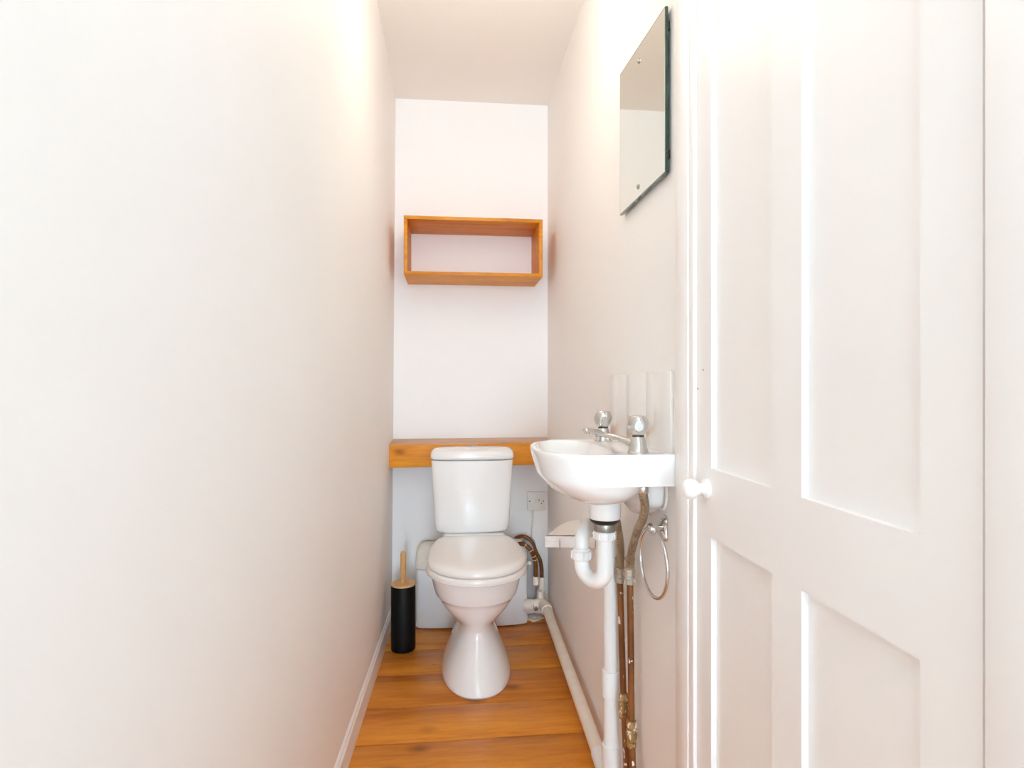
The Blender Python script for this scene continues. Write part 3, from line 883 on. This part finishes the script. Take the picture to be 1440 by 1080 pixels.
# scalloped back plate
rings = []
for x, s in ((.4398, 1.0), (.436, 1.0), (.432, .78), (.4305, .62)):
    o = []
    for i in range(40):
        a = 2 * PI * i / 40
        w = .0145 * (1 - .28 * math.exp(-((math.sin(a)) / .35) ** 2))
        o.append(Vector((x, 1.178 + s * w * 1.25 * math.copysign(abs(math.cos(a)) ** .6, math.cos(a)), .769 + s * .027 * math.copysign(abs(math.sin(a)) ** .6, math.sin(a)))))
    rings.append(o)
loft(bm, rings)
obj('backplate', bm, M['chrome'], t)
bm = bmesh.new()
tube(bm, [(.436, 1.178, .769), (.422, 1.170, .771), (.408, 1.163, .772)], [.008, .0065, .0085], 18)
lathe(bm, [(.0098, -.010), (.0106, -.008), (.0106, .008), (.0098, .010)], (.409, 1.163, .772), (-.06, .998, 0), N=22)
obj('arm', bm, M['satin'], t)
rc = Vector((.409, 1.163, .703)); ru = Vector((-.06, .998, 0)).normalized(); rv = Vector((0, 0, 1))
pts = [rc + (ru * math.cos(2 * PI * i / 72) + rv * math.sin(2 * PI * i / 72)) * .069 for i in range(72)]
obj('ring', tube(bmesh.new(), pts, .0037, 14, True), M['chrome'], t)

# ------------------------------------------------------------------ small quarter-round plastic shelf
t = thing('wall_tray', 'white plastic quarter-round tray fixed low on the wall behind the trap', 'tray', (XR, 1.8, .565))
bm = bmesh.new()
zt = .5985
outl = [(.4415, 1.772), (.2915, 1.793), (.2925, 1.800), (.305, 1.822), (.323, 1.856), (.338, 1.890), (.354, 1.921), (.371, 1.947), (.390, 1.968), (.408, 1.985), (.426, 1.999), (.4415, 2.009)]
loft(bm, [[Vector((x, y, z)) for x, y in outl] for z in (zt - .006, zt - .001, zt)])
obj('tray_top', bm, M['seat'], t, 30)
bm = bmesh.new()
def apron(x0, x1, z0):
    y = lambda x: 1.772 + (.4415 - x) * .023 / .1495
    add_hex(bm, [(x0, y(x0) + .012, z0), (x1, y(x1) + .012, z0), (x1, y(x1) + .012, zt), (x0, y(x0) + .012, zt), (x0, y(x0), z0), (x1, y(x1), z0), (x1, y(x1), zt), (x0, y(x0), zt)], .0012)
apron(.289, .331, .5635); apron(.331, .335, .582); apron(.335, .4405, .5635)
obj('tray_apron', bm, M['pvc'], t, 30)

# ------------------------------------------------------------------ camera
cam = bpy.data.cameras.new('camera')
cam.sensor_width = 36.0
cam.lens = 36.0 * 830 / 1440
cam.clip_start = 0.02
cam.shift_y = 1.0 / 1440
co = bpy.data.objects.new('camera', cam)
co.location = (0, 0, 1.064)
co.rotation_euler = (R(90), 0, R(-5.915))
COL.objects.link(co)
scn.camera = co

# ------------------------------------------------------------------ light
w = bpy.data.worlds.new('world'); scn.world = w; w.use_nodes = True
bg = w.node_tree.nodes['Background']
bg.inputs['Color'].default_value = (0.93, 0.96, 1.0, 1); bg.inputs['Strength'].default_value = 1.0

def area(name, loc, rot, sx, sy, power, col):
    l = bpy.data.lights.new(name, 'AREA'); l.shape = 'RECTANGLE'; l.size = sx; l.size_y = sy; l.energy = power; l.color = col
    o = bpy.data.objects.new(name, l); o.location = loc; o.rotation_euler = rot; COL.objects.link(o); return o
area('window_daylight', ((wx0 + wx1) / 2, YF - 0.16, (wz0 + wz1) / 2), (R(90), 0, 0), wx1 - wx0, wz1 - wz0, 152, (0.60, 0.815, 1.0))
area('added_overhead_fill', (0.03, -0.45, CEIL - 0.02), (0, 0, 0), 0.5, 1.3, 4.3, (0.72, 0.885, 1.0))  # unseen fill panel, added for softer light from above
l = bpy.data.lights.new('ceiling_bulb', 'POINT'); l.energy = 2.7; l.color = (1.0, 0.87, 0.71); l.shadow_soft_size = 0.11
o = bpy.data.objects.new('ceiling_bulb', l); o.location = (0.10, 1.52, 2.06); COL.objects.link(o)

scn.view_settings.view_transform = 'Standard'
scn.view_settings.look = 'None'
scn.view_settings.gamma = 1.0
scn.view_settings.exposure = 0.40
scn.view_settings.use_curve_mapping = False
scn.cycles.max_bounces = 24
scn.cycles.diffuse_bounces = 16
scn.cycles.glossy_bounces = 6
